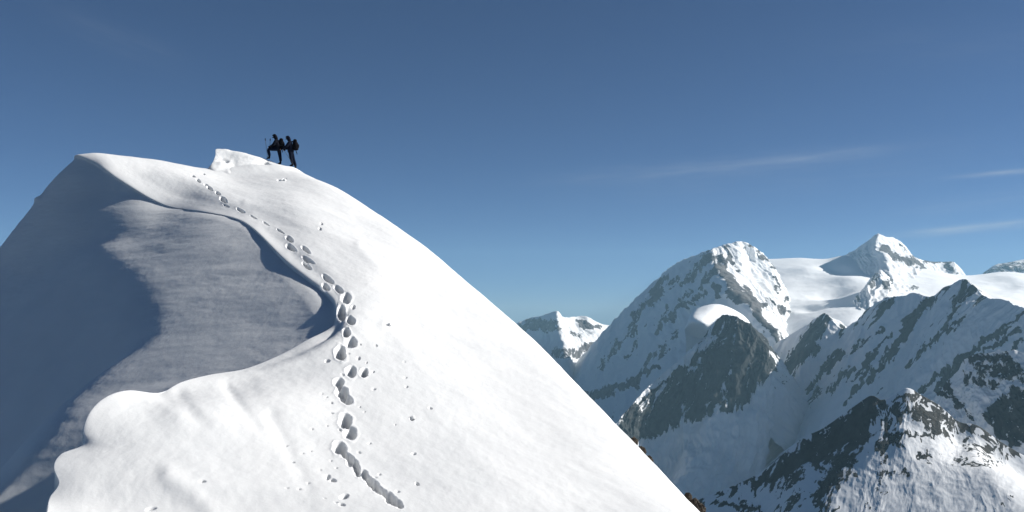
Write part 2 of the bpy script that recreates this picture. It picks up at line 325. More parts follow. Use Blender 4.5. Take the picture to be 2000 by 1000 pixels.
    # footprints: (px, py, rx, ry, tilt deg, depth)
    prints = [(664, 876, 18, 16, 30, .3),
              (684, 846, 16, 17, 30, .22), (674, 822, 16, 19, 10, .34), (676, 780, 17, 12, 30, .22), (668, 766, 16, 16, 20, .28), (662, 748, 13, 12, 20, .24), (685, 726, 13, 15, 0, .22), (711, 729, 11, 11, 0, .32),
              (665, 690, 14, 19, -15, .36), (685, 668, 16, 14, 30, .22), (677, 650, 10, 13, 0, .30), (667, 612, 11, 22, 0, .34), (686, 626, 13, 10, 40, .24), (676, 582, 13, 14, 20, .22), (662, 566, 14, 8, 35, .22),
              (640, 545, 16, 7, 35, .2), (636, 560, 12, 7, 40, .18), (600, 520, 14, 6, 40, .2), (598, 507, 12, 6, 40, .2), (597, 488, 13, 6, 40, .2), (565, 467, 11, 6, 30, .26), (568, 484, 14, 7, 30, .26), (606, 510, 12, 5, 35, .16),
              (548, 452, 10, 3, 32, .16), (520, 437, 10, 2.5, 30, .14), (495, 424, 9, 2.5, 30, .14), (470, 411, 12, 4, 32, .18), (442, 402, 9, 3, 25, .18), (436, 390, 11, 6, 40, .2), (426, 378, 8, 4, 35, .2), (410, 368, 9, 4, 35, .2),
              (402, 361, 6, 2.5, 10, .18), (388, 353, 7, 3.5, 40, .18), (377, 344, 6, 2.5, 20, .16), (398, 340, 4, 2, 20, .1), (650, 938, 9, 5, 20, .08), (672, 970, 11, 6, -20, .1), (668, 985, 8, 4, 20, .08), (640, 932, 6, 8, 0, .06),
              (690, 600, 6, 6, 0, .08), (700, 700, 5, 5, 0, .05), (545, 352, 5, 2, 0, .08), (556, 350, 4, 3, 0, .1), (640, 705, 7, 4, 0, .07), (395, 940, 8, 4, 0, .08), (805, 818, 6, 5, 0, .07), (815, 945, 6, 4, 40, .07), (730, 760, 6, 3, 0, .06),
              (628, 437, 3, 3, 0, .09), (625, 447, 3, 4, 0, .08), (295, 994, 14, 4, -10, .08), (808, 886, 7, 4, -10, .06)]
    rnd = random.Random(4)
    for _ in range(26):       # crumbs and little dents beside the track
        cx, cy = rnd.gauss(700, 70), rnd.uniform(660, 1000)
        prints.append((cx, cy, rnd.uniform(2.5, 6), rnd.uniform(2, 3.5), rnd.uniform(-20, 40), rnd.uniform(.012, .045)))
    for _ in range(16): prints.append((rnd.uniform(560, 660), rnd.uniform(760, 990), rnd.uniform(2.5, 5), rnd.uniform(2, 3), rnd.uniform(-20, 40), rnd.uniform(.02, .05)))
    for k in range(26):      # the prints run together into a narrow trodden groove
        f = k / 25.; q = rnd.uniform(-3, 3)
        prints.append((668 + 112 * f + q, 882 + 104 * f + 8 * math.sin(f * 3) - q, rnd.uniform(9, 12.5), rnd.uniform(7.5, 10), 40, rnd.uniform(.16, .22)))
    edge = 1 + .22 * vnoise(px / 14, py / 11, 0, 31)
    D = np.zeros_like(px); rim = np.zeros_like(px)
    for (cx, cy, rx, ry, t, dep) in prints:
        c, s = math.cos(R(t)), math.sin(R(t))
        m = np.abs(px - cx) + np.abs(py - cy) < 4 * (rx + ry)
        m &= on
        ax = (px[m] - cx); ay = (py[m] - cy)
        r = 1.27 * np.hypot((ax * c + ay * s) / rx, (-ax * s + ay * c) / ry) * edge[m]
        D[m] = np.maximum(D[m], dep * .8 * (1 - sstep(.62, 1.06, r)))
        rim[m] = np.maximum(rim[m], dep * .05 * np.exp(-((r - 1.18) / .2) ** 2))
    rim *= (.6 + .8 * np.abs(vnoise(px / 6, py / 4, 0, 77)))
    g[..., 2] += -D + rim * (D < .01) + D * .05 * vnoise(px / 4, py / 4, 0, 41)
    o = structure(grid_mesh('snow_ridge', g, SNOW))
    return g, U, V
RG, RU, RV = ridge()
def on_ridge(px, py):
    qx, qy = proj(RG); m = (RU > 4.05) & (RU < 9.2) & (RV > 1.5) & (RV < 16.3)
    e = np.where(m, (qx - px) ** 2 + (qy - py) ** 2, 1e9); i = np.unravel_index(np.argmin(e), e.shape)
    return RG[i]

# the small wind-cut cornice on the summit behind
def summit():
    top = [P(424, 292, 51), P(436, 291, 51.1), P(455, 294, 51.3), P(480, 299, 51.5), P(505, 307, 51.7), P(525, 315, 51.9), P(556, 324, 52.1)]
    m1 = [P(421, 303, 50.4), P(432, 308, 50.5), P(450, 310, 50.7), P(478, 312, 50.9), P(505, 318, 51.2), P(522, 325, 51.4), P(556, 335, 51.7)]
    m2 = [P(416, 316, 49.7), P(428, 321, 49.7), P(446, 327, 49.8), P(475, 330, 50.2), P(498, 332, 50.6), P(515, 335, 51), P(552, 345, 51.4)]
    bt = [P(404, 338, 49.4), P(415, 342, 48.9), P(440, 348, 48.8), P(470, 350, 49.2), P(492, 350, 49.8), P(512, 350, 50.4), P(545, 358, 51)]
    dn = [(x, y, z - 1.2) for x, y, z in bt]
    bk = [(x + .35 + .1 * i, y + 1.6, z - .5) for i, (x, y, z) in enumerate(top)]; bk2 = [(x + .8, y + 4, z - 3.0) for x, y, z in top]
    rows = [dn, bt, m2, m1, top, bk, bk2]
    # wall side: a first column tucked in behind the lip
    cols = []
    for j in range(7):
        cols.append([(i, r[j]) for i, r in enumerate(rows)])
    wall = [(i, (x + .35, y + .75, z - .22)) for i, (x, y, z) in [(k, r[0]) for k, r in enumerate(rows)]]
    wall0 = [(i, (x + .2, y + 2.5, z - 2.2)) for i, (x, y, z) in [(k, r[0]) for k, r in enumerate(rows)]]
    cols = [wall0, wall] + cols
    vt = np.linspace(0, 6, 240)
    g, ut = loft(cols, vt, [20, 40, 40, 60, 50, 40, 40, 40])
    px, py = proj(g)
    n = normals(g); n *= np.sign(n[..., 2:3] + 1e-9)
    d = .03 * fbm(g[..., 0] * 1.5, g[..., 2] * 2, g[..., 1], 4, 51)
    for cx, cy, rx, ry, a in [(441, 315, 5, 2.5, -.16), (434, 311, 8, 2.5, -.08), (432, 320, 8, 4, .07), (458, 324, 7, 12, -.05), (512, 321, 6, 3, -.24), (519, 318, 4, 2.5, -.22), (505, 327, 4, 2.5, -.22), (524, 323, 4, 2.5, -.2), (497, 332, 4, 2, -.2), (490, 337, 4, 2, -.18), (480, 341, 5, 2, -.16), (470, 343, 4, 1.5, -.12), (500, 322, 4, 2, -.12)]:
        d += a * np.exp(-((px - cx) / rx) ** 2 - ((py - cy) / ry) ** 2)
    g = g + n * d[..., None]
    structure(grid_mesh('snow_summit', g, SNOW))
    return g
SG = summit()
#@@MOUNTAINS
# ---------------------------------------------------------------- the far mountains, each at its own distance
MM = {k: mountain_mat(*v) for k, v in dict(
    far=('far_snow_and_rock', (.05, .05, .055), (.13, .125, .12), .02),
    mid=('snow_and_rock', (.012, .015, .017), (.045, .050, .048), .04),
    near=('snow_and_dark_rock', (.012, .014, .014), (.055, .056, .050), .08)).items()}
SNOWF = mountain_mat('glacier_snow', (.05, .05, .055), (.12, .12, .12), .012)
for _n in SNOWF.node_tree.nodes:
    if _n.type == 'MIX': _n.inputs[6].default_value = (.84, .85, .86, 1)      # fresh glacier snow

def fall(K, dx, dy, steps, jit=0.0):
    """points down the fall line from a crest point K: steps = [(horizontal, drop), ...]"""
    l = math.hypot(dx, dy); dx, dy = dx / l, dy / l
    return [K] + [(K[0] + dx * h, K[1] + dy * h, K[2] - z) for h, z in steps]

def mountain(name, cols, mat, usub, nv, rib=0, rough=0, rock=None, strokes=(), scale=400., seed=1, back=(.12, 500), blurn=2, back_dir=None, vw=None, rockbase=-.4, flute=1.0, warp=10, bumps=(), streak=0., crest=.22, round_crest=False, wk=1., nk=1.):
    nvk = len(cols[0])
    full = []
    for c in cols:
        K = c[0]
        if back_dir: b1 = (K[0] + back_dir[0] * .25, K[1] + back_dir[1] * .25, K[2] - back_dir[2] * .2); b2 = (K[0] + back_dir[0], K[1] + back_dir[1], K[2] - back_dir[2])
        else: b1 = (K[0] * (1 + back[0] * .2), K[1] * (1 + back[0] * .2), K[2] - back[1] * .22); b2 = (K[0] * (1 + back[0]), K[1] * (1 + back[0]), K[2] - back[1])
        full.append([(-2, b2), (-1, b1)] + list(enumerate(c)))
    vt = np.concatenate([np.linspace(-2, 0, 40, endpoint=False)] + [np.linspace(i, i + 1, nv, endpoint=False) for i in range(nvk - 1)] + [[nvk - 1.0]])
    us = usub if isinstance(usub, (list, tuple)) else [usub] * (len(cols) - 1)
    if round_crest: g, ut = loft(full, vt, us, limit_u=False)
    else:      # sharp crest: the two sides of the ridge are separate curves meeting at it
        ga, ut = loft([c[:3] for c in full], vt[:40], us, limit_u=False); gb_, ut = loft([c[2:] for c in full], vt[40:], us, limit_u=False)
        g = np.concatenate([ga, gb_], 1)
    U = ut[:, None] * np.ones(len(vt)); V = vt[None, :] * np.ones((len(ut), 1))
    g = blur(g, blurn, 0)
    px, py = proj(g)
    n = normals(blur(blur(g, 3, 0), 3, 1)); n *= np.sign(n[..., 2:3] + 1e-9)
    X, Y, Z = [g[..., i] / scale for i in range(3)]
    # arc length across the columns keeps the ribs running down the fall line
    seg = np.linalg.norm(np.diff(g, axis=0), axis=2); row = np.concatenate([[0], np.cumsum(seg[:, 40 + nv])]) / scale
    A = row[:, None] + .25 * fbm(X * 1.5, Z * 1.5, Y, 3, seed + 5) * 1.0
    D = np.concatenate([[0], np.cumsum(np.linalg.norm(np.diff(g[len(ut) // 2], axis=0), axis=1))]) / scale
    B = D[None, :] * np.ones_like(A)
    fade = sstep(-.15, .9, V) * (1 - crest + .22) + crest
    fade = np.where(V < 0, crest + 1 * sstep(0, 1, -V), fade)
    r1 = ridged(A * 2.2 * flute, B * .55, 0, 5, seed, .55)
    r2 = ridged(X * 3, Y * 3, Z * 3, 5, seed + 3, .55)
    d = rib * (r1 - .5) * fade + rough * (r2 - .5) * (.35 + .65 * fade)
    # bare rock
    wx = px + warp * fbm(A * 9, B * 4, 0, 4, seed + 9, .6) ; wy = py + warp * fbm(A * 9, B * 4, 3.3, 4, seed + 10, .6)
    m = np.full_like(px, -9.)
    for s in strokes:
        x0, y0, x1, y1, wd = s[:5]; st = s[5] if len(s) > 5 else 1.
        dx, dy = x1 - x0, y1 - y0; L2 = dx * dx + dy * dy + 1e-6
        t = np.clip(((wx - x0) * dx + (wy - y0) * dy) / L2, 0, 1)
        dd = np.hypot(wx - x0 - t * dx, wy - y0 - t * dy) / (wd * wk * (1 - .35 * t))
        m = np.maximum(m, st * (1.15 - dd ** 2 * .65) )
    m = np.maximum(m, rockbase) 
    m = m * .92 + nk * .5 * fbm(A * 7 * flute, B * 1.8, 0, 4, seed + 20, .6) + nk * .45 * fbm(A * 22 * flute + B, B * 5, 0, 3, seed + 21, .6)
    if streak:
        sk = ridged(A * 8 * flute + .5 * B, B * 1.5, 0, 4, seed + 40, .6)
        m = m + streak * np.clip((sk - .35) * 2.2, -.7, 1)
    if rock: m = m + rock(px, py, U, V, A, B, r1)
    m = np.clip(m, -1.5, 1.6)
    m = np.where(V < -.02, np.minimum(m, .9), m)
    rk = sstep(.3, .8, m)
    d = d + rk * rough * .35 * ridged(X * 9, Y * 9, Z * 6, 4, seed + 30, .6) * (.3 + .7 * sstep(0, .5, V))
    for cx, cy, rx, ry, a, amp in bumps:
        c, s = math.cos(R(a)), math.sin(R(a)); ex = px - cx; ey = py - cy
        d = d + amp * np.exp(-((ex * c + ey * s) / rx) ** 2 - ((-ex * s + ey * c) / ry) ** 2)
    g = g + n * d[..., None]
    return structure(grid_mesh(name, g, mat, {'rock': m}))

# small snowy peak at the left end of the chain, lit on its right flank
A1 = [P(960, 660, 9600), P(960, 690, 9300), P(960, 730, 9000), P(940, 800, 8600)]
cols = [A1, [P(1000, 636, 9500), P(1010, 665, 9200), P(1020, 700, 8900), P(1030, 800, 8300)],
        [P(1035, 622, 9500), P(1045, 650, 9100), P(1050, 690, 8800), P(1060, 800, 8200)],
        [P(1060, 616, 9300), P(1068, 645, 8900), P(1072, 690, 8600), P(1090, 800, 8100)],
        [P(1087, 607, 9000), P(1090, 640, 8500), P(1100, 680, 8200), P(1110, 800, 7900)],
        [P(1101, 620, 9100), P(1112, 645, 8800), P(1125, 672, 8600), P(1130, 800, 8000)],
        [P(1128, 618, 9300), P(1140, 650, 9000), P(1150, 675, 8750), P(1160, 800, 8200)],
        [P(1150, 619, 9300), P(1165, 650, 9050), P(1175, 680, 8900), P(1190, 800, 8300)],
        [P(1180, 634, 9500), P(1190, 660, 9200), P(1200, 700, 8900), P(1220, 800, 8300)],
        [P(1230, 640, 9700), P(1240, 670, 9500), P(1250, 700, 9100), P(1260, 800, 8500)]]
mountain('far_peak', cols, MM['far'], 24, 45, rib=35, rough=27, scale=700, seed=3, warp=6,
         strokes=[(1035, 630, 1085, 632, 10), (1040, 640, 1090, 642, 8), (1015, 640, 1035, 640, 6), (1135, 634, 1160, 638, 7), (1128, 628, 1172, 640, 5, .9), (1140, 680, 1165, 672, 8), (1150, 690, 1180, 680, 8), (1090, 690, 1130, 690, 12, .8), (1115, 650, 1135, 660, 3, .8), (1020, 660, 1050, 690, 6, .7)], back=(.1, 700))

# the big mountain: shaded north-west face, bright ridge and flank on its right
cA = [P(1050, 800, 7600), P(1040, 860, 7300), P(1030, 900, 7000), P(1000, 950, 6600), P(980, 1000, 6300)]
cols = [cA,
        [P(1112, 724, 7400), P(1100, 780, 7000), P(1090, 830, 6700), P(1080, 880, 6400), P(1060, 940, 6100)],
        [P(1182, 644, 7100), P(1165, 700, 6700), P(1150, 760, 6400), P(1140, 810, 6150), P(1120, 880, 5800)],
        [P(1230, 594, 6950), P(1218, 650, 6500), P(1205, 710, 6200), P(1195, 770, 5900), P(1180, 860, 5500)],
        [P(1278, 550, 6800), P(1268, 610, 6300), P(1262, 670, 5950), P(1255, 730, 5650), P(1240, 840, 5200)],
        [P(1320, 515, 6600), P(1312, 575, 6150), P(1312, 640, 5800), P(1310, 700, 5500), P(1300, 820, 5000)],
        [P(1362, 497, 6350), P(1358, 550, 5950), P(1365, 615, 5600), P(1370, 690, 5300), P(1360, 800, 4900)],
        [P(1384, 489, 6200), P(1390, 508, 5900), P(1425, 565, 5420), P(1490, 640, 5150), P(1540, 740, 4800)],
        [P(1412, 480, 6230), P(1440, 525, 6000), P(1490, 590, 5700), P(1515, 640, 5400), P(1560, 730, 4950)],
        [P(1440, 472, 6260), P(1468, 522, 6150), P(1508, 585, 5900), P(1530, 640, 5600), P(1580, 720, 5100)],
        [P(1462, 474, 6350), P(1492, 530, 6350), P(1530, 595, 6150), P(1548, 640, 5800), P(1600, 720, 5300)],
        [P(1492, 498, 6550), P(1512, 535, 6500), P(1540, 590, 6400), P(1560, 640, 6000), P(1620, 720, 5500)],
        [P(1502, 520, 6900), P(1520, 550, 6900), P(1548, 600, 6700), P(1570, 660, 6400), P(1640, 740, 6000)]]
cols = [[tuple(c * k for c in p_) for p_ in col] for col, k in zip(cols, [1.16, 1.15, 1.13, 1.11, 1.085, 1.055, 1.02] + [1] * 6)]
st = [(1385, 500, 1365, 520, 10), (1378, 510, 1345, 545, 8), (1400, 520, 1370, 560, 10, .9), (1350, 545, 1330, 560, 5), (1300, 545, 1270, 575, 9, .9), (1322, 545, 1310, 560, 7, .9), (1290, 570, 1255, 600, 10, .9), (1270, 590, 1240, 620, 9, .8),
      (1350, 570, 1310, 625, 7, .85), (1330, 590, 1290, 640, 7, .8), (1260, 600, 1230, 640, 6, .8), (1240, 640, 1200, 690, 6, .7), (1380, 570, 1345, 600, 6, .8), (1400, 560, 1400, 580, 10, .8), (1300, 600, 1280, 650, 6, .7), (1320, 650, 1290, 700, 8, .6), (1290, 680, 1240, 740, 8, .6), (1210, 670, 1170, 720, 6, .6), (1245, 665, 1225, 700, 5, .6),
      (1405, 500, 1440, 560, 5, 1.1), (1395, 505, 1425, 560, 7, 1.0), (1420, 540, 1455, 590, 12, 1.1), (1440, 575, 1490, 600, 12, 1.0), (1430, 575, 1445, 590, 14, .9), (1470, 600, 1500, 640, 10, 1.0), (1455, 560, 1480, 600, 7, 1.0), (1500, 640, 1520, 665, 6, .9),
      (1418, 485, 1432, 520, 4, 1.0), (1425, 500, 1445, 530, 3.5, .9), (1480, 490, 1506, 528, 3.5, 1.1), (1508, 545, 1520, 570, 4, 1.1), (1525, 605, 1535, 612, 8, 1.1), (1500, 585, 1530, 606, 4, .9), (1532, 580, 1536, 590, 3, .9), (1460, 478, 1490, 500, 2, .9),
      (1140, 770, 1190, 765, 8), (1180, 760, 1240, 752, 9), (1230, 745, 1290, 715, 7, .9), (1150, 775, 1200, 770, 9, 1)]
mountain('big_mountain', cols, MM['far'], 34, 60, rib=36, rough=22, scale=600, seed=11, strokes=st, warp=9, flute=1.3, streak=.38, wk=.78, nk=.75, crest=.5,
         bumps=[(1478, 520, 13, 45, -22, -70), (1505, 545, 9, 40, -25, 30), (1350, 590, 30, 8, -55, 25)], back=(.1, 900))

# glacier basin
cols = [[P(1470, 506, 8300), P(1480, 560, 7200), P(1490, 620, 6300), P(1490, 700, 5400), P(1490, 800, 5000)],
        [P(1510, 506, 8200), P(1520, 545, 7300), P(1530, 600, 6300), P(1535, 660, 5500), P(1530, 760, 5000)],
        [P(1560, 504, 8100), P(1570, 545, 7200), P(1585, 590, 6200), P(1590, 640, 5400), P(1590, 740, 4900)],
        [P(1610, 506, 8000), P(1620, 540, 7200), P(1640, 580, 6200), P(1650, 630, 5300), P(1650, 740, 4800)],
        [P(1655, 500, 7900), P(1670, 530, 7200), P(1690, 560, 6500), P(1700, 610, 5500), P(1700, 740, 4800)],
        [P(1710, 514, 7800), P(1730, 540, 7100), P(1740, 560, 6500), P(1750, 600, 5600), P(1760, 740, 4800)],
        [P(1770, 520, 7700), P(1790, 545, 7000), P(1800, 570, 6300), P(1810, 610, 5500), P(1810, 740, 4800)],
        [P(1820, 528, 7600), P(1840, 550, 6900), P(1850, 575, 6200), P(1860, 620, 5400), P(1860, 740, 4800)],
        [P(1885, 538, 7600), P(1900, 560, 6800), P(1910, 580, 6100), P(1910, 620, 5400), P(1910, 740, 4800)],
        [P(1960, 531, 7700), P(1970, 560, 6800), P(1980, 590, 6000), P(1980, 640, 5300), P(1980, 740, 4700)],
        [P(2010, 534, 7700), P(2030, 560, 6800), P(2040, 600, 6000), P(2040, 650, 5300), P(2040, 740, 4700)],
        [P(2120, 540, 7700), P(2130, 570, 6800), P(2140, 610, 6000), P(2140, 650, 5300), P(2140, 740, 4700)]]
mountain('glacier', cols, SNOWF, 30, 50, round_crest=True, rib=0, rough=6.3, scale=900, seed=21, blurn=20, rockbase=-1.2,
         bumps=[(1640, 528, 26, 7, 8, -45), (1622, 572, 40, 8, -8, -50), (1580, 602, 26, 6, -5, -25), (1575, 530, 35, 8, 0, 25), (1650, 548, 40, 8, 0, 25), (1960, 560, 30, 6, 0, -20), (1975, 545, 30, 6, 5, 20)], back=(.08, 500))

# pyramid summit above the glacier
cols = [[P(1630, 503, 8400), P(1632, 508, 8300), P(1634, 515, 8200), P(1634, 560, 8000)],
        [P(1655, 496, 8200), P(1660, 501, 8000), P(1662, 509, 7800), P(1665, 550, 7500)],
        [P(1680, 481, 8000), P(1682, 495, 7700), P(1684, 511, 7400), P(1685, 560, 7000)],
        [P(1700, 467, 7850), P(1700, 490, 7500), P(1703, 514, 7200), P(1705, 570, 6800)],
        [P(1714, 457, 7700), P(1712, 482, 7350), P(1736, 514, 6950), P(1740, 580, 6500)],
        [P(1730, 462, 7750), P(1742, 490, 7500), P(1765, 530, 7100), P(1775, 590, 6500)],
        [P(1750, 466, 7900), P(1762, 490, 7700), P(1790, 530, 7300), P(1800, 590, 6600)],
        [P(1770, 483, 8000), P(1782, 504, 7850), P(1815, 545, 7400), P(1830, 600, 6700)],
        [P(1786, 502, 8150), P(1802, 520, 8000), P(1840, 550, 7600), P(1850, 600, 7000)],
        [P(1810, 510, 8300), P(1825, 526, 8200), P(1855, 555, 7900), P(1870, 610, 7200)],
        [P(1838, 512, 8400), P(1845, 528, 8300), P(1868, 550, 8000), P(1890, 610, 7300)],
        [P(1864, 512, 8400), P(1868, 530, 8300), P(1885, 556, 8100), P(1900, 620, 7400)],
        [P(1884, 535, 8500), P(1890, 548, 8400), P(1900, 570, 8200), P(1910, 630, 7500)]]
mountain('pyramid_summit', cols, MM['far'], 26, 50, rib=22.5, rough=20.25, scale=500, seed=31, warp=5,
         strokes=[(1724, 484, 1745, 500, 6, 1.1), (1745, 500, 1782, 514, 6, 1.1), (1780, 505, 1800, 518, 6, 1.1), (1790, 515, 1828, 550, 3.5, 1.1), (1805, 512, 1865, 511, 3, 1.0), (1850, 518, 1866, 535, 5, .9), (1752, 472, 1770, 490, 1.5, .8), (1736, 540, 1738, 555, 3, 1), (1790, 548, 1795, 560, 4, .9), (1775, 560, 1795, 568, 5, .8), (1727, 535, 1732, 545, 4, 1)], back=(.08, 500), flute=1.2)
# rock island and little snow shoulder in front of the summit
cols = [[P(1640, 620, 5900), P(1640, 640, 5700), P(1640, 700, 5200)],
        [P(1662, 590, 5950), P(1655, 612, 5700), P(1650, 690, 5200)],
        [P(1685, 566, 6050), P(1672, 600, 5700), P(1670, 680, 5200)],
        [P(1708, 535, 6200), P(1700, 568, 5800), P(1700, 670, 5200)],
        [P(1722, 528, 6200), P(1735, 565, 5900), P(1745, 660, 5300)],
        [P(1745, 548, 6350), P(1760, 572, 6100), P(1770, 650, 5500)],
        [P(1780, 556, 6500), P(1790, 575, 6300), P(1800, 650, 5700)],
        [P(1815, 566, 6600), P(1820, 580, 6400), P(1830, 650, 5800)]]
mountain('rock_island', cols, MM['far'], 26, 60, rib=30, rough=20.25, scale=350, seed=37, warp=4,
         strokes=[(1672, 575, 1680, 590, 4, 1), (1712, 540, 1700, 560, 5, .7), (1728, 555, 1734, 568, 6, 1.1), (1738, 545, 1741, 556, 3, 1), (1785, 562, 1795, 568, 6, .7)], back=(.06, 300))
# far right shaded mountain
cols = [[P(1905, 545, 9800), P(1905, 560, 9500), P(1905, 600, 9000)], [P(1925, 532, 9800), P(1920, 545, 9300), P(1920, 600, 8800)], [P(1942, 518, 9700), P(1935, 535, 9200), P(1935, 600, 8700)],
        [P(1965, 513, 9600), P(1955, 530, 9100), P(1955, 600, 8600)], [P(2000, 507, 9500), P(1990, 530, 9000), P(1980, 600, 8400)], [P(2060, 500, 9400), P(2050, 530, 8900), P(2040, 600, 8300)], [P(2140, 540, 9400), P(2130, 550, 8900), P(2120, 600, 8300)]]
mountain('distant_peak', cols, MM['far'], 26, 40, rib=30, rough=22.5, scale=600, seed=41, strokes=[(1925, 535, 1950, 525, 5, .9), (1960, 522, 2010, 520, 8, .7)], back=(.06, 600))

# lit snow cap behind the dark spur
cols = [[P(1340, 640, 4700), P(1338, 650, 4600), P(1345, 700, 6300)], [P(1350, 612, 4700), P(1352, 640, 4480), P(1360, 700, 6200)], [P(1372, 599, 4720), P(1378, 642, 4430), P(1385, 700, 6000)],
        [P(1402, 594, 4750), P(1402, 625, 4450), P(1405, 700, 4200)], [P(1432, 604, 4750), P(1432, 628, 4480), P(1435, 700, 4200)], [P(1458, 622, 4750), P(1460, 642, 4500), P(1465, 720, 4200)], [P(1480, 655, 4800), P(1482, 670, 4500), P(1485, 740, 4200)]]
mountain('snow_cap', cols, SNOWF, 26, 40, round_crest=True, rib=0, rough=2.7, scale=400, seed=47, rockbase=-1.2, blurn=6, back=(.05, 300))

# dark rock spur
cr_ = [(1150, 905, 3500), (1205, 826, 3650), (1240, 782, 3750), (1290, 733, 3880), (1340, 692, 3980), (1378, 650, 4020), (1400, 625, 4030), (1416, 615, 4000), (1440, 621, 3960), (1464, 637, 3920), (1486, 662, 3880), (1504, 694, 3840), (1512, 760, 3780), (1500, 850, 3700)]
cols = [fall(P(*k), -.45, -.89, [(60, 75), (160, 200), (290, 360), (430, 520), (700, 640), (1100, 760)]) for k in cr_]
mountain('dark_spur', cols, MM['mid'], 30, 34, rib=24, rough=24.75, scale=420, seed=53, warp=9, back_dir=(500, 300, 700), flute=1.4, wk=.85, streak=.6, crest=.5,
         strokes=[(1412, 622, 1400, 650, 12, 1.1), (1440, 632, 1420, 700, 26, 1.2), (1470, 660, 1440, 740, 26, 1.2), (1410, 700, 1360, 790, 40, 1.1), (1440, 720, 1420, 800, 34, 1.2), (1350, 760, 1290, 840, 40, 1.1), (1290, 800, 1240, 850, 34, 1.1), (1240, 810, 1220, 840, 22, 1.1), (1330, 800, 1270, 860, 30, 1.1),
                  (1380, 770, 1370, 820, 30, 1.1), (1395, 660, 1370, 700, 6, .9), (1370, 690, 1310, 750, 5, .8), (1330, 720, 1260, 780, 6, .9), (1300, 745, 1250, 790, 7, .9), (1385, 640, 1350, 680, 4, .9), (1500, 680, 1480, 720, 8, 1), (1455, 770, 1440, 800, 14, 1), (1488, 680, 1462, 760, 22, 1.1), (1480, 662, 1502, 715, 20, 1.3), (1496, 700, 1488, 740, 14, 1.1), (1470, 740, 1445, 800, 16, 1), (1320, 740, 1290, 790, 9, .9)],  # right-edge strokes paint a sunlit snow face dark, standing in for its shade
         rock=lambda px, py, U, V, A, B, r1: -2.0 * np.exp(-((px - (1430 - (py - 700) * .12)) / 2.2) ** 2) * sstep(0, .5, vnoise(py / 11., px / 30.) + .8 * vnoise(py / 4., px / 5.)) - 1.8 * np.exp(-((px - 1334) / 3.) ** 2) * (py > 790) - 1.5 * sstep(845, 875, py + (px - 1250) * .33))

# long shaded ridge running up to the right
cr_ = [(1400, 800, 5300), (1505, 682, 4600), (1540, 656, 4500), (1580, 631, 4400), (1608, 614, 4300), (1622, 619, 4250), (1645, 641, 4200), (1668, 628, 4150), (1700, 601, 4050), (1735, 580, 3950), (1780, 574, 3850), (1820, 578, 3750), (1848, 561, 3650), (1882, 545, 3550),
       (1902, 560, 3480), (1930, 580, 3420), (1962, 584, 3350), (2000, 602, 3250), (2060, 620, 3150), (2140, 640, 3000), (2300, 700, 2800)]
cols = [fall(P(*k), -.75, -.66, [(130, 135), (290, 300), (470, 460), (640, 590), (900, 690), (1250, 760), (1700, 830)]) for k in cr_]
st = [(1612, 620, 1570, 660, 14, 1.1), (1600, 640, 1530, 720, 16, 1.1), (1590, 680, 1510, 740, 16, 1.05), (1560, 700, 1510, 770, 12, 1.0), (1645, 640, 1640, 655, 8, 1), (1640, 690, 1600, 730, 12, 1.0), (1625, 700, 1580, 760, 8, .9), (1740, 582, 1700, 630, 7, 1), (1730, 590, 1690, 640, 6, .9),
      (1820, 580, 1790, 620, 9, 1.1), (1800, 600, 1760, 650, 10, 1.1), (1785, 625, 1740, 690, 11, 1.1), (1750, 680, 1700, 740, 9, 1.0), (1700, 600, 1665, 640, 4, .8), (1720, 640, 1680, 680, 4, .8), (1690, 660, 1660, 690, 5, .8), (1740, 650, 1690, 720, 5, .85), (1705, 690, 1665, 740, 5, .9), (1700, 720, 1650, 790, 7, .9), (1660, 720, 1620, 770, 7, .8),
      (1885, 556, 1860, 600, 10, 1.1), (1900, 562, 1880, 585, 7, 1.1), (1870, 600, 1840, 640, 8, 1.0), (1925, 580, 1900, 600, 4, .8), (1850, 640, 1800, 690, 8, .95), (1810, 680, 1770, 720, 6, .9), (1880, 620, 1850, 650, 5, .8), (1830, 655, 1790, 700, 5, .9),
      (1960, 640, 1880, 700, 10, .95), (1990, 640, 1920, 690, 7, .9), (1900, 690, 1840, 740, 12, 1.0), (1930, 660, 1860, 720, 7, .9), (2000, 610, 1960, 650, 5, .8), (2000, 660, 1960, 690, 9, .9), (1870, 700, 1800, 760, 10, .9), (1850, 560, 1820, 600, 4, .8),
      (1515, 700, 1500, 720, 6, .9), (1390, 850, 1385, 860, 6, .9), (1340, 870, 1330, 876, 4, .9), (1720, 760, 1680, 800, 5, .7), (1600, 760, 1570, 800, 6, .8), (1560, 770, 1530, 810, 5, .8), (1850, 740, 1830, 760, 10, .9)]
mountain('shaded_ridge', cols, MM['mid'], 40, 44, rib=15, rough=10, scale=380, seed=67, strokes=st, warp=12, back_dir=(700, 250, 600), flute=1.5, streak=.3, crest=.8, wk=.74, nk=.75,
         rock=lambda px, py, U, V, A, B, r1: .22 * sstep(.45, .9, r1) * (1 - sstep(760, 800, py)) - .3 * sstep(770, 830, py) - 1.6 * sstep(770, 830, py) * (px < 1580))

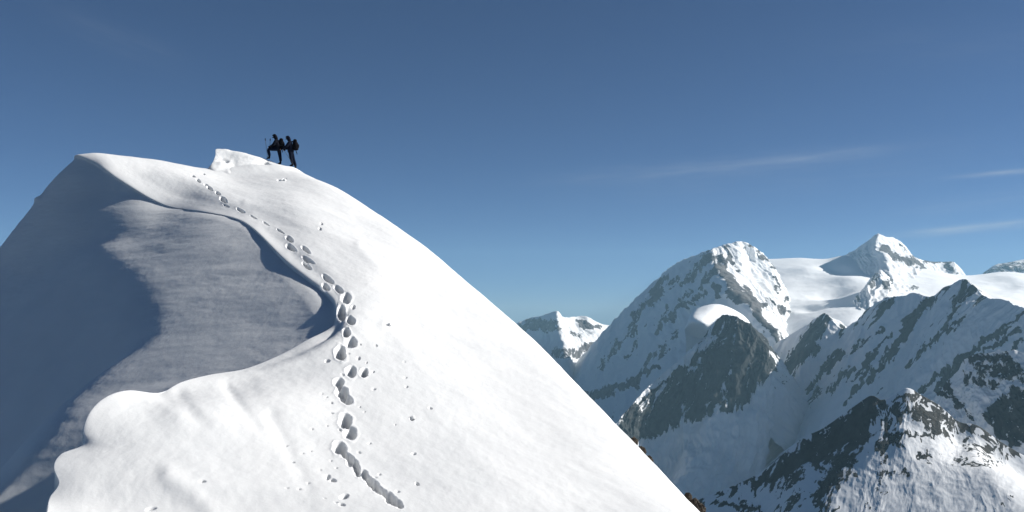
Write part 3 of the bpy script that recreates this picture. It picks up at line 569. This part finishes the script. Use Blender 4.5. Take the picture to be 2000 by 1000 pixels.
# rocky hill in the lower right, its near side catching the low sun
cr_ = [(1290, 1060, 1750), (1345, 990, 1750), (1400, 962, 1740), (1470, 932, 1720), (1510, 905, 1700), (1560, 860, 1680), (1610, 835, 1660), (1660, 800, 1640), (1700, 774, 1620), (1722, 782, 1600), (1745, 772, 1600), (1772, 758, 1598), (1800, 772, 1594), (1835, 792, 1588), (1870, 822, 1578), (1910, 832, 1568), (1950, 860, 1556), (2000, 890, 1540), (2080, 930, 1515), (2200, 980, 1480), (2350, 1050, 1450), (2550, 1150, 1420)]
drp = [(1.0, .9)] * len(cr_)
cols = [fall(P(*k), (-.4 if i < 7 else -.55), -1, [(30, 30), (70, 60), (150, 92), (270, 132), (430, 190), (650, 290)]) for i, k in enumerate(cr_)]
def shelf(c, w0):      # below the rocks the near side flattens into one tilted snowfield
    out = list(c[:2])
    for k, (x, y, z) in enumerate(c[2:]):
        w = w0 * (.45, .9, 1, 1, 1)[k]; zp = -272 + .29 * (x - 640) + .40 * (y - 1500)
        out.append((x, y, z * (1 - w) + min(zp, c[0][2] - 12 - 6 * k) * w))
    return out
cols = [shelf(c, min(1, max(0, (i - 4) / 3))) for i, c in enumerate(cols)]
st = [(1740, 805, 1800, 800, 13, 1.1), (1735, 830, 1722, 890, 15, 1.1), (1790, 800, 1850, 850, 15, 1.2), (1700, 780, 1690, 820, 30, 1.3), (1690, 800, 1640, 860, 34, 1.25), (1640, 840, 1600, 900, 34, 1.2), (1600, 860, 1540, 920, 26, 1.15), (1540, 900, 1480, 950, 22, 1.1), (1680, 850, 1640, 920, 24, 1.2), (1640, 920, 1600, 970, 26, 1.1), (1560, 930, 1520, 960, 12, .9), (1470, 935, 1400, 965, 10, .9), (1350, 975, 1370, 990, 16, 1.1), (1450, 990, 1480, 1000, 14, 1),  # first three strokes darken the sunlit summit snow, painted in place of shade
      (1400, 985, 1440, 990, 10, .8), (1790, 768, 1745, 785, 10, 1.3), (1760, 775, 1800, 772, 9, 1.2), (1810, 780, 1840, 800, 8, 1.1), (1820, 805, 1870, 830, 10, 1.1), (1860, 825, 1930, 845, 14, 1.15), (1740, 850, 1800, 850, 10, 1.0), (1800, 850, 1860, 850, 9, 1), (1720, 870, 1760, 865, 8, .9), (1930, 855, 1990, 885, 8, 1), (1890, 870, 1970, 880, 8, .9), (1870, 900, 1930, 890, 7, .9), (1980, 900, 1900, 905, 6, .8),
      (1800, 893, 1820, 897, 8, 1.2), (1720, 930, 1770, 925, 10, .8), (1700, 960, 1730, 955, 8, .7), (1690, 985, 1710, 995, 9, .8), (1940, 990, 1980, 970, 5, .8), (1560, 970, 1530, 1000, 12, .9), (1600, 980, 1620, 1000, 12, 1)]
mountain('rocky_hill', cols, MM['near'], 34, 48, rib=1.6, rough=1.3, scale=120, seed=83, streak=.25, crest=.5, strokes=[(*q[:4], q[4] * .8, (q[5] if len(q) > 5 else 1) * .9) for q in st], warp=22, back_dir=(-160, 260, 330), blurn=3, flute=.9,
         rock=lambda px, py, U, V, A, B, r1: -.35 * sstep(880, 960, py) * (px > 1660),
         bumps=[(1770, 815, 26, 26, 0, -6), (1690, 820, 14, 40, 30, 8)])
# mottled spur coming in from the right edge
cr_ = [(1790, 815, 2250), (1822, 782, 2250), (1850, 745, 2230), (1872, 722, 2200), (1884, 700, 2180), (1920, 690, 2150), (1952, 684, 2120), (1990, 686, 2090), (2040, 690, 2050), (2120, 700, 2000), (2240, 740, 1900)]
cols = [fall(P(*k), -.15, -1, [(50, 55), (130, 130), (240, 225), (380, 320), (600, 430)]) for k in cr_]
mountain('mottled_spur', cols, MM['near'], 40, 44, rib=13, rough=13.5, scale=170, seed=97, warp=9, back_dir=(100, 400, 500),
         strokes=[(1900, 700, 1960, 700, 14, .75), (1920, 720, 1990, 730, 18, .75), (1890, 740, 1940, 750, 12, .7), (1960, 700, 2000, 740, 14, .75), (1850, 750, 1870, 790, 8, 1), (1960, 800, 1990, 860, 24, 1.2), (1940, 810, 1960, 850, 18, 1.1), (1990, 780, 2010, 850, 20, 1.1), (1880, 790, 1900, 820, 6, .7), (1830, 765, 1850, 775, 7, .9)])

# valley floor: one broad snow sheet under all the mountains
gx = np.linspace(-12000, 12000, 300); gy = np.linspace(-11500, 11900, 300)
GX, GY = np.meshgrid(gx, gy, indexing='ij')
GZ = -880 + 90 * fbm(GX / 1500, GY / 1500, 0, 5, 5) + 60 * ridged(GX / 900, GY / 900, 0, 4, 6)
structure(grid_mesh('ground', np.stack([GX, GY, GZ], -1), MM['mid'], {'rock': .65 + .5 * fbm(GX / 700, GY / 700, 0, 5, 7)}))

# the air between here and the mountains
hz = bpy.data.meshes.new('haze')
x0, x1, y0, y1, z0, z1 = -12300, 12300, -11800, 12200, -1080, 760
hz.from_pydata([(x, y, z) for x in (x0, x1) for y in (y0, y1) for z in (z0, z1)], [], [(0, 1, 3, 2), (4, 6, 7, 5), (0, 4, 5, 1), (2, 3, 7, 6), (0, 2, 6, 4), (1, 5, 7, 3)])
ho = bpy.data.objects.new('haze', hz); C.objects.link(ho); ho['kind'] = 'stuff'
hm = bpy.data.materials.new('air'); hm.use_nodes = True; hm.node_tree.nodes.clear()
vp = N(hm.node_tree, 'ShaderNodeVolumePrincipled'); vp.inputs['Color'].default_value = (.43, .75, .96, 1); vp.inputs['Density'].default_value = 3.9e-5; vp.inputs['Anisotropy'].default_value = .1
oo = N(hm.node_tree, 'ShaderNodeOutputMaterial'); lk(hm.node_tree, vp.outputs[0], oo.inputs['Volume']); hz.materials.append(hm)
ho['label'] = 'thin blue mountain air between the snow ridge and the far peaks'
#@@PEOPLE
# ---------------------------------------------------------------- people
CLOTH = dict(jacket=plain('navy_jacket_cloth', (.004, .005, .010), .95), trousers=plain('navy_trouser_cloth', (.003, .006, .016), .95), skin=plain('skin', (.42, .26, .19), .5),
             dark=plain('black_nylon', (.003, .003, .005), .9), hat=plain('wool_hat', (.003, .004, .008), .95), boot=plain('boot_rubber', (.004, .004, .005), .9), metal=plain('pole_metal', (.05, .055, .065), .35), glove=plain('glove', (.003, .003, .005), .9),
             jacket2=plain('blue_jacket_cloth', (.003, .005, .014), .95), rock=plain('brown_rock', (.055, .046, .037), .9, 4))
def skin(name, pts, edges, rad, mat, parent=None, root=0, sub=2, loc=None):
    me = bpy.data.meshes.new(name); me.from_pydata(pts, edges, [])
    o = bpy.data.objects.new('tmp', me); C.objects.link(o)
    md = o.modifiers.new('s', 'SKIN'); md.use_smooth_shade = True
    for i, r_ in enumerate(rad):
        v = me.skin_vertices[0].data[i]; r_ = r_ if isinstance(r_, tuple) else (r_, r_)
        v.radius = r_; v.use_root = (i == root)
    s = o.modifiers.new('b', 'SUBSURF'); s.levels = sub; s.render_levels = sub
    dg = bpy.context.evaluated_depsgraph_get(); dg.update()
    m2 = bpy.data.meshes.new_from_object(o.evaluated_get(dg)); m2.name = name
    bpy.data.objects.remove(o); bpy.data.meshes.remove(me)
    m2.materials.clear(); m2.materials.append(mat)
    m2.polygons.foreach_set('use_smooth', np.ones(len(m2.polygons), bool))
    p = bpy.data.objects.new(name, m2); C.objects.link(p)
    if parent: p.parent = parent
    if loc is not None: p.location = loc
    return p
def chain(n, a=0): return [(i, i + 1) for i in range(a, a + n - 1)]

def person(base, J, label, jm, tm):
    """J: joints relative to base (x right, y away, z up)"""
    root = bpy.data.objects.new('person', None); C.objects.link(root); root.location = base
    root['label'] = label; root['category'] = 'person'; root['group'] = 'climbers on the snow ridge'
    hd, nk, ch, wa, hp = [Vector(J[k]) for k in ('head', 'neck', 'chest', 'waist', 'hips')]
    pts = [hp, wa, ch, nk, nk + (hd - nk) * .45, hd, hd + (hd - nk) * .45]
    rad = [(.10, .12), (.09, .11), (.10, .12), .055, .055, .078, .055]
    ed = chain(7)
    def add(c, rr, at):
        k = len(pts); pts.extend(Vector(p) for p in c); rad.extend(rr); ed.append((at, k)); ed.extend(chain(len(c), k)); return k
    for s in ('l', 'r'):
        sh, eb, hn = [Vector(J[s + k]) for k in ('sh', 'el', 'ha')]
        add([sh, eb, hn], [.06, .045, .03], 2)
        hj, kn, an, to = [Vector(J[s + k]) for k in ('hip', 'kn', 'an', 'toe')]
        add([hj, (hj + kn) / 2, kn, (kn + an) / 2 + Vector((.02, 0, 0)), an], [.08, .07, .05, .048, .038], 0)
    body = skin('body', pts, ed, rad, CLOTH['skin'], root)
    # hands: palm and five curled fingers, face: nose and ears grown on the body surface are small separate chains joined into it
    bits = [body]
    for s in ('l', 'r'):
        eb, hn = Vector(J[s + 'el']), Vector(J[s + 'ha']); d = (hn - eb).normalized(); side = d.cross(Vector((0, 0, 1))).normalized(); up = side.cross(d)
        palm = hn + d * .045
        hp_, he, hr = [hn, palm, palm + d * .03], chain(3), [.028, .036, .03]
        for f in range(4):
            b_ = palm + d * .035 + side * (.03 - .02 * f); k = len(hp_); L = (.030, .034, .031, .025)[f]
            hp_ += [b_, b_ + d * L, b_ + d * L * 1.1 - up * L, b_ + d * L * .2 - up * L * 1.3]; he += [(2, k)] + chain(4, k); hr += [.010, .010, .009, .008]
        k = len(hp_); b_ = hn + d * .02 + side * .03
        hp_ += [b_, b_ + d * .03 + side * .02, b_ + d * .055 - up * .02 + side * .01]; he += [(1, k)] + chain(3, k); hr += [.012, .011, .009]
        bits.append(skin('hand', hp_, he, hr, CLOTH['skin'], root, sub=1))
    fw = Vector(J['face']).normalized()
    bits.append(skin('nose', [hd + fw * .07, hd + fw * .108 - Vector((0, 0, .02))], [(0, 1)], [.02, .012], CLOTH['skin'], root, sub=1))
    for sgn in (-1, 1):
        c = hd + Vector((-fw.y, fw.x, 0)) * .088 * sgn
        bits.append(skin('ear', [c + Vector((0, 0, .02)), c - Vector((0, 0, .025))], [(0, 1)], [.016, .012], CLOTH['skin'], root, sub=1))
    bpy.ops.object.select_all(action='DESELECT')
    for b_ in bits: b_.select_set(True)
    bpy.context.view_layer.objects.active = body; bpy.ops.object.join()
    body.name = 'body'
    # clothes
    jp = [hp + Vector((0, 0, -.14)), hp + Vector((0, 0, .02)), ch, nk + (ch - nk) * .15]; jr = [(.20, .21), (.205, .21), (.20, .23), .12]; je = chain(4)
    for s in ('l', 'r'):
        sh, eb, hn = [Vector(J[s + k]) for k in ('sh', 'el', 'ha')]; k = len(jp)
        jp += [sh, (sh + eb) / 2 + Vector((.01, 0, 0)), eb, hn - (hn - eb) * .12]; jr += [.115, .105, .09, .07]; je += [(2, k)] + chain(4, k)
    j = skin('jacket', jp, je, jr, jm, root)
    tp = [hp + Vector((0, 0, .05)), hp]; tr = [(.15, .17), (.15, .17)]; te = [(0, 1)]
    for s in ('l', 'r'):
        hj, kn, an = [Vector(J[s + k]) for k in ('hip', 'kn', 'an')]; k = len(tp)
        tp += [hj, (hj + kn) / 2, kn, (kn + an) / 2 + Vector((.015, 0, 0)), an + Vector((0, 0, .06))]; tr += [.13, .118, .098, .092, .08]; te += [(1, k)] + chain(5, k)
    skin('trousers', tp, te, tr, tm, root)
    for s in ('l', 'r'):
        an, to = Vector(J[s + 'an']), Vector(J[s + 'toe']); d = (to - an); d.z = 0
        skin('boot', [an + Vector((0, 0, .10)), an + Vector((0, 0, -.03)), an - d * .25 + Vector((0, 0, -.045)), an + d * .55 + Vector((0, 0, -.045)), to + Vector((0, 0, -.045))], [(0, 1), (1, 2), (1, 3), (3, 4)], [.062, .06, .045, .05, .038], CLOTH['boot'], root)
    ht = skin('hat', [hd + (hd - nk) * .1, hd + (hd - nk) * .42, hd + (hd - nk) * .62], chain(3), [.13, .125, .07], CLOTH['hat'], root)
    skin('silhouette_scarf', [hd - (hd - nk) * .35 + fw * .03, hd + (hd - nk) * .0 + fw * .03], [(0, 1)], [.16, .16], CLOTH['hat'], root, sub=1)  # added cover that darkens the face into a silhouette
    for s in ('l', 'r'):
        eb, hn = Vector(J[s + 'el']), Vector(J[s + 'ha']); d = (hn - eb).normalized()
        skin('glove', [hn - d * .05, hn + d * .03, hn + d * .09], chain(3), [.08, .09, .08], CLOTH['glove'], root, sub=1)  # added to keep the hands as dark as the silhouette
    hood = skin('hood', [nk + Vector((.04, 0, -.02)), nk + (hd - nk) * .5 + Vector((.035, 0, 0)), hd + Vector((.03, 0, .0)), hd + (hd - nk) * .4 + Vector((.02, 0, 0))], chain(4), [.12, .115, .13, .09], jm, root)
    return root
def backpack(base, top, bot, wd, th, label, tail=None):
    root = bpy.data.objects.new('backpack', None); C.objects.link(root); root.location = base
    root['label'] = label; root['category'] = 'backpack'; root['group'] = 'backpacks carried by the climbers'
    t, b = Vector(top), Vector(bot); m = (t + b) / 2
    skin('pack_body', [b, b + (t - b) * .3, m + (t - b) * .15, t], chain(4), [(th * .85, wd * .9), (th, wd), (th, wd), (th * .85, wd * .85)], CLOTH['dark'], root)
    skin('top_lid', [t + Vector((0, -wd * .55, .01)), t + Vector((0, 0, .02)), t + Vector((0, wd * .55, .01))], chain(3), [.12, .13, .12], CLOTH['dark'], root)
    skin('front_pocket', [m + Vector((th * .95, 0, -.12)), m + Vector((th * .95, 0, .12))], [(0, 1)], [(.05, wd * .6), (.045, wd * .55)], CLOTH['dark'], root)
    for s in (-1, 1):
        skin('shoulder_strap', [t + Vector((-.05, s * .11, -.02)), t + Vector((-.26, s * .13, -.02)), m + Vector((-.33, s * .14, 0)), b + Vector((-.1, s * .15, .08))], chain(4), [.022] * 4, CLOTH['dark'], root, sub=1)
    if tail: skin('dangling_strap', [b, b + Vector(tail)], [(0, 1)], [.03, .018], CLOTH['dark'], root, sub=1)
    return root
def pole(base, a, b, label, grip_up=True):
    root = bpy.data.objects.new('ski_pole', None); C.objects.link(root); root.location = base
    root['label'] = label; root['category'] = 'ski pole'; root['group'] = 'ski poles of the climbers'
    a, b = Vector(a), Vector(b); d = (b - a).normalized()
    skin('shaft', [a, b], [(0, 1)], [.013, .011], CLOTH['metal'], root, sub=1)
    skin('grip', [a - d * .02, a + d * .14], [(0, 1)], [.03, .024], CLOTH['dark'], root, sub=1)
    skin('basket', [b - d * .10, b - d * .085], [(0, 1)], [.05, .045], CLOTH['dark'], root, sub=1)
    return root

P1 = Vector(P(546, 320, 52.2))
P2 = Vector(P(573, 327, 52.3))
def ground_z(p):      # height of the ridge beneath a point
    e = (RG[..., 0] - p.x) ** 2 + (RG[..., 1] - p.y) ** 2 + np.where((RU > 4) & (RU < 9.3), 0, 1e9)
    z = RG[..., 2][np.unravel_index(np.argmin(e), e.shape)]
    e = (SG[..., 0] - p.x) ** 2 + (SG[..., 1] - p.y) ** 2
    i = np.unravel_index(np.argmin(e), e.shape)
    return max(z, SG[..., 2][i]) if e[i] < .05 else z
print('GROUND under the climbers', P1, ground_z(P1), P2, ground_z(P2), ground_z(P1 + Vector((-.62, 0, 0))))
J1 = dict(head=(-.29, 0, 1.62), neck=(-.21, 0, 1.42), chest=(-.13, 0, 1.22), waist=(-.09, 0, 1.03), hips=(-.08, 0, .88), face=(-1, .1, -.25),
          lsh=(-.17, -.19, 1.33), lel=(-.30, -.25, 1.07), lha=(-.52, -.18, .97), rsh=(-.17, .19, 1.33), rel=(-.34, .25, 1.08), rha=(-.58, .16, 1.02),
          lhip=(-.10, -.11, .86), lkn=(-.64, -.13, .84), lan=(-.56, -.12, .36), ltoe=(-.74, -.13, .33), rhip=(-.06, .11, .86), rkn=(0.0, .11, .47), ran=(.03, .11, .07), rtoe=(-.15, .13, .07))
person(P1, J1, 'person at the left in dark clothes stepping up the snow crest with one knee raised', CLOTH['jacket'], CLOTH['trousers'])
backpack(P1, (.10, 0, 1.38), (.13, 0, .90), .19, .15, 'dark backpack on the left climber who lifts a knee', tail=(.05, 0, -.24))
pole(P1, (-.80, -.16, 1.46), (-.62, -.30, .28), 'thin dark ski pole before the left climber, the farther one from the body')
pole(P1, (-.58, .12, 1.50), (-.66, .22, .28), 'thin dark ski pole before the left climber, the one closer to the body')
J2 = dict(head=(-.33, 0, 1.74), neck=(-.26, 0, 1.55), chest=(-.17, 0, 1.32), waist=(-.16, 0, 1.12), hips=(-.15, 0, .96), face=(-1, .2, -.1),
          lsh=(-.20, -.18, 1.44), lel=(-.36, -.24, 1.18), lha=(-.62, -.22, 1.08), rsh=(-.20, .18, 1.44), rel=(-.34, .22, 1.2), rha=(-.56, .2, 1.10),
          lhip=(-.16, -.09, .94), lkn=(-.13, -.09, .55), lan=(-.02, -.12, .14), ltoe=(-.2, -.12, .13), rhip=(-.13, .10, .94), rkn=(-.03, .12, .52), ran=(.10, .15, .02), rtoe=(-.07, .16, .02))
person(P2, J2, 'person at the right in dark blue clothes standing upright behind the other climber', CLOTH['jacket2'], CLOTH['trousers'])
backpack(P2, (.10, 0, 1.54), (.15, 0, .98), .19, .18, 'bulky dark backpack on the right climber who stands upright', tail=(.08, 0, -.22))
pole(P2, (-.60, -.24, 1.12), (.16, -.2, -.02), 'thin dark ski pole trailing beside the legs of the right climber')

# ---------------------------------------------------------------- brown rocks breaking out at the edge of the slope
def rock(loc, size, seed, label, group):
    th = np.linspace(0, np.pi, 40)[:, None]; ph = np.linspace(0, 2 * np.pi, 61)[None, :]
    d = np.stack([np.sin(th) * np.cos(ph), np.sin(th) * np.sin(ph), np.cos(th) * np.ones_like(ph)], -1)
    r = 1 + .45 * ridged(d[..., 0] * 1.7 + seed, d[..., 1] * 1.7, d[..., 2] * 1.7, 5, seed, .6) - .35 * np.abs(vnoise(d[..., 0] * 1.2, d[..., 1] * 1.2, d[..., 2] * 1.2 + seed))
    r[:, -1] = r[:, 0]
    g = d * r[..., None] * np.array(size)
    o = grid_mesh('rock', g, CLOTH['rock']); o.location = loc
    o.data.polygons.foreach_set('use_smooth', np.zeros(len(o.data.polygons), bool))
    o['label'] = label; o['category'] = 'rock'; o['group'] = group
    return o
g1 = 'brown rocks along the edge of the slope'
for i, (a, b, d, s, l) in enumerate([
        (1238, 864, 21.6, .085, 'small brown rock topmost of the rocks breaking out at the snow slope edge'),
        (1252, 884, 21.2, .10, 'brown rock just below the topmost one at the snow slope edge'),
        (1266, 902, 20.8, .10, 'brown rock in the middle of the upper rock band at the snow slope edge'),
        (1280, 920, 20.2, .08, 'lowest brown rock of the upper band at the snow slope edge'),
        (1344, 972, 18.6, .07, 'brown rock at the top of the lower band near the bottom edge of the photo'),
        (1356, 985, 18.3, .09, 'brown rock in the lower band beside the end of the snow slope'),
        (1366, 998, 18.0, .11, 'lowest brown rock where the snow slope meets the bottom edge of the photo')]):
    rock(P(a, b, d), (s, s * 1.3, s * 1.2), i + 3, l, g1)
# loose snow clods
def clod(px, py, s, label):
    p = on_ridge(px, py); o = rock((p[0], p[1], p[2] + s * .5), (s, s * 1.2, s * .9), int(px), label, 'loose snow clods on the ridge')
    o.name = 'snow_clod'; o['category'] = 'snow clod'; o.data.materials[0] = SNOW; o.data.polygons.foreach_set('use_smooth', np.ones(len(o.data.polygons), bool))
clod(761, 636, .05, 'small upright snow clod right of the footprints at the top of the thin groove')
clod(556, 353, .07, 'small snow clod on the bright slope just below the two climbers')
clod(806, 819, .05, 'snow clod lying alone on the slope right of the lower footprints')
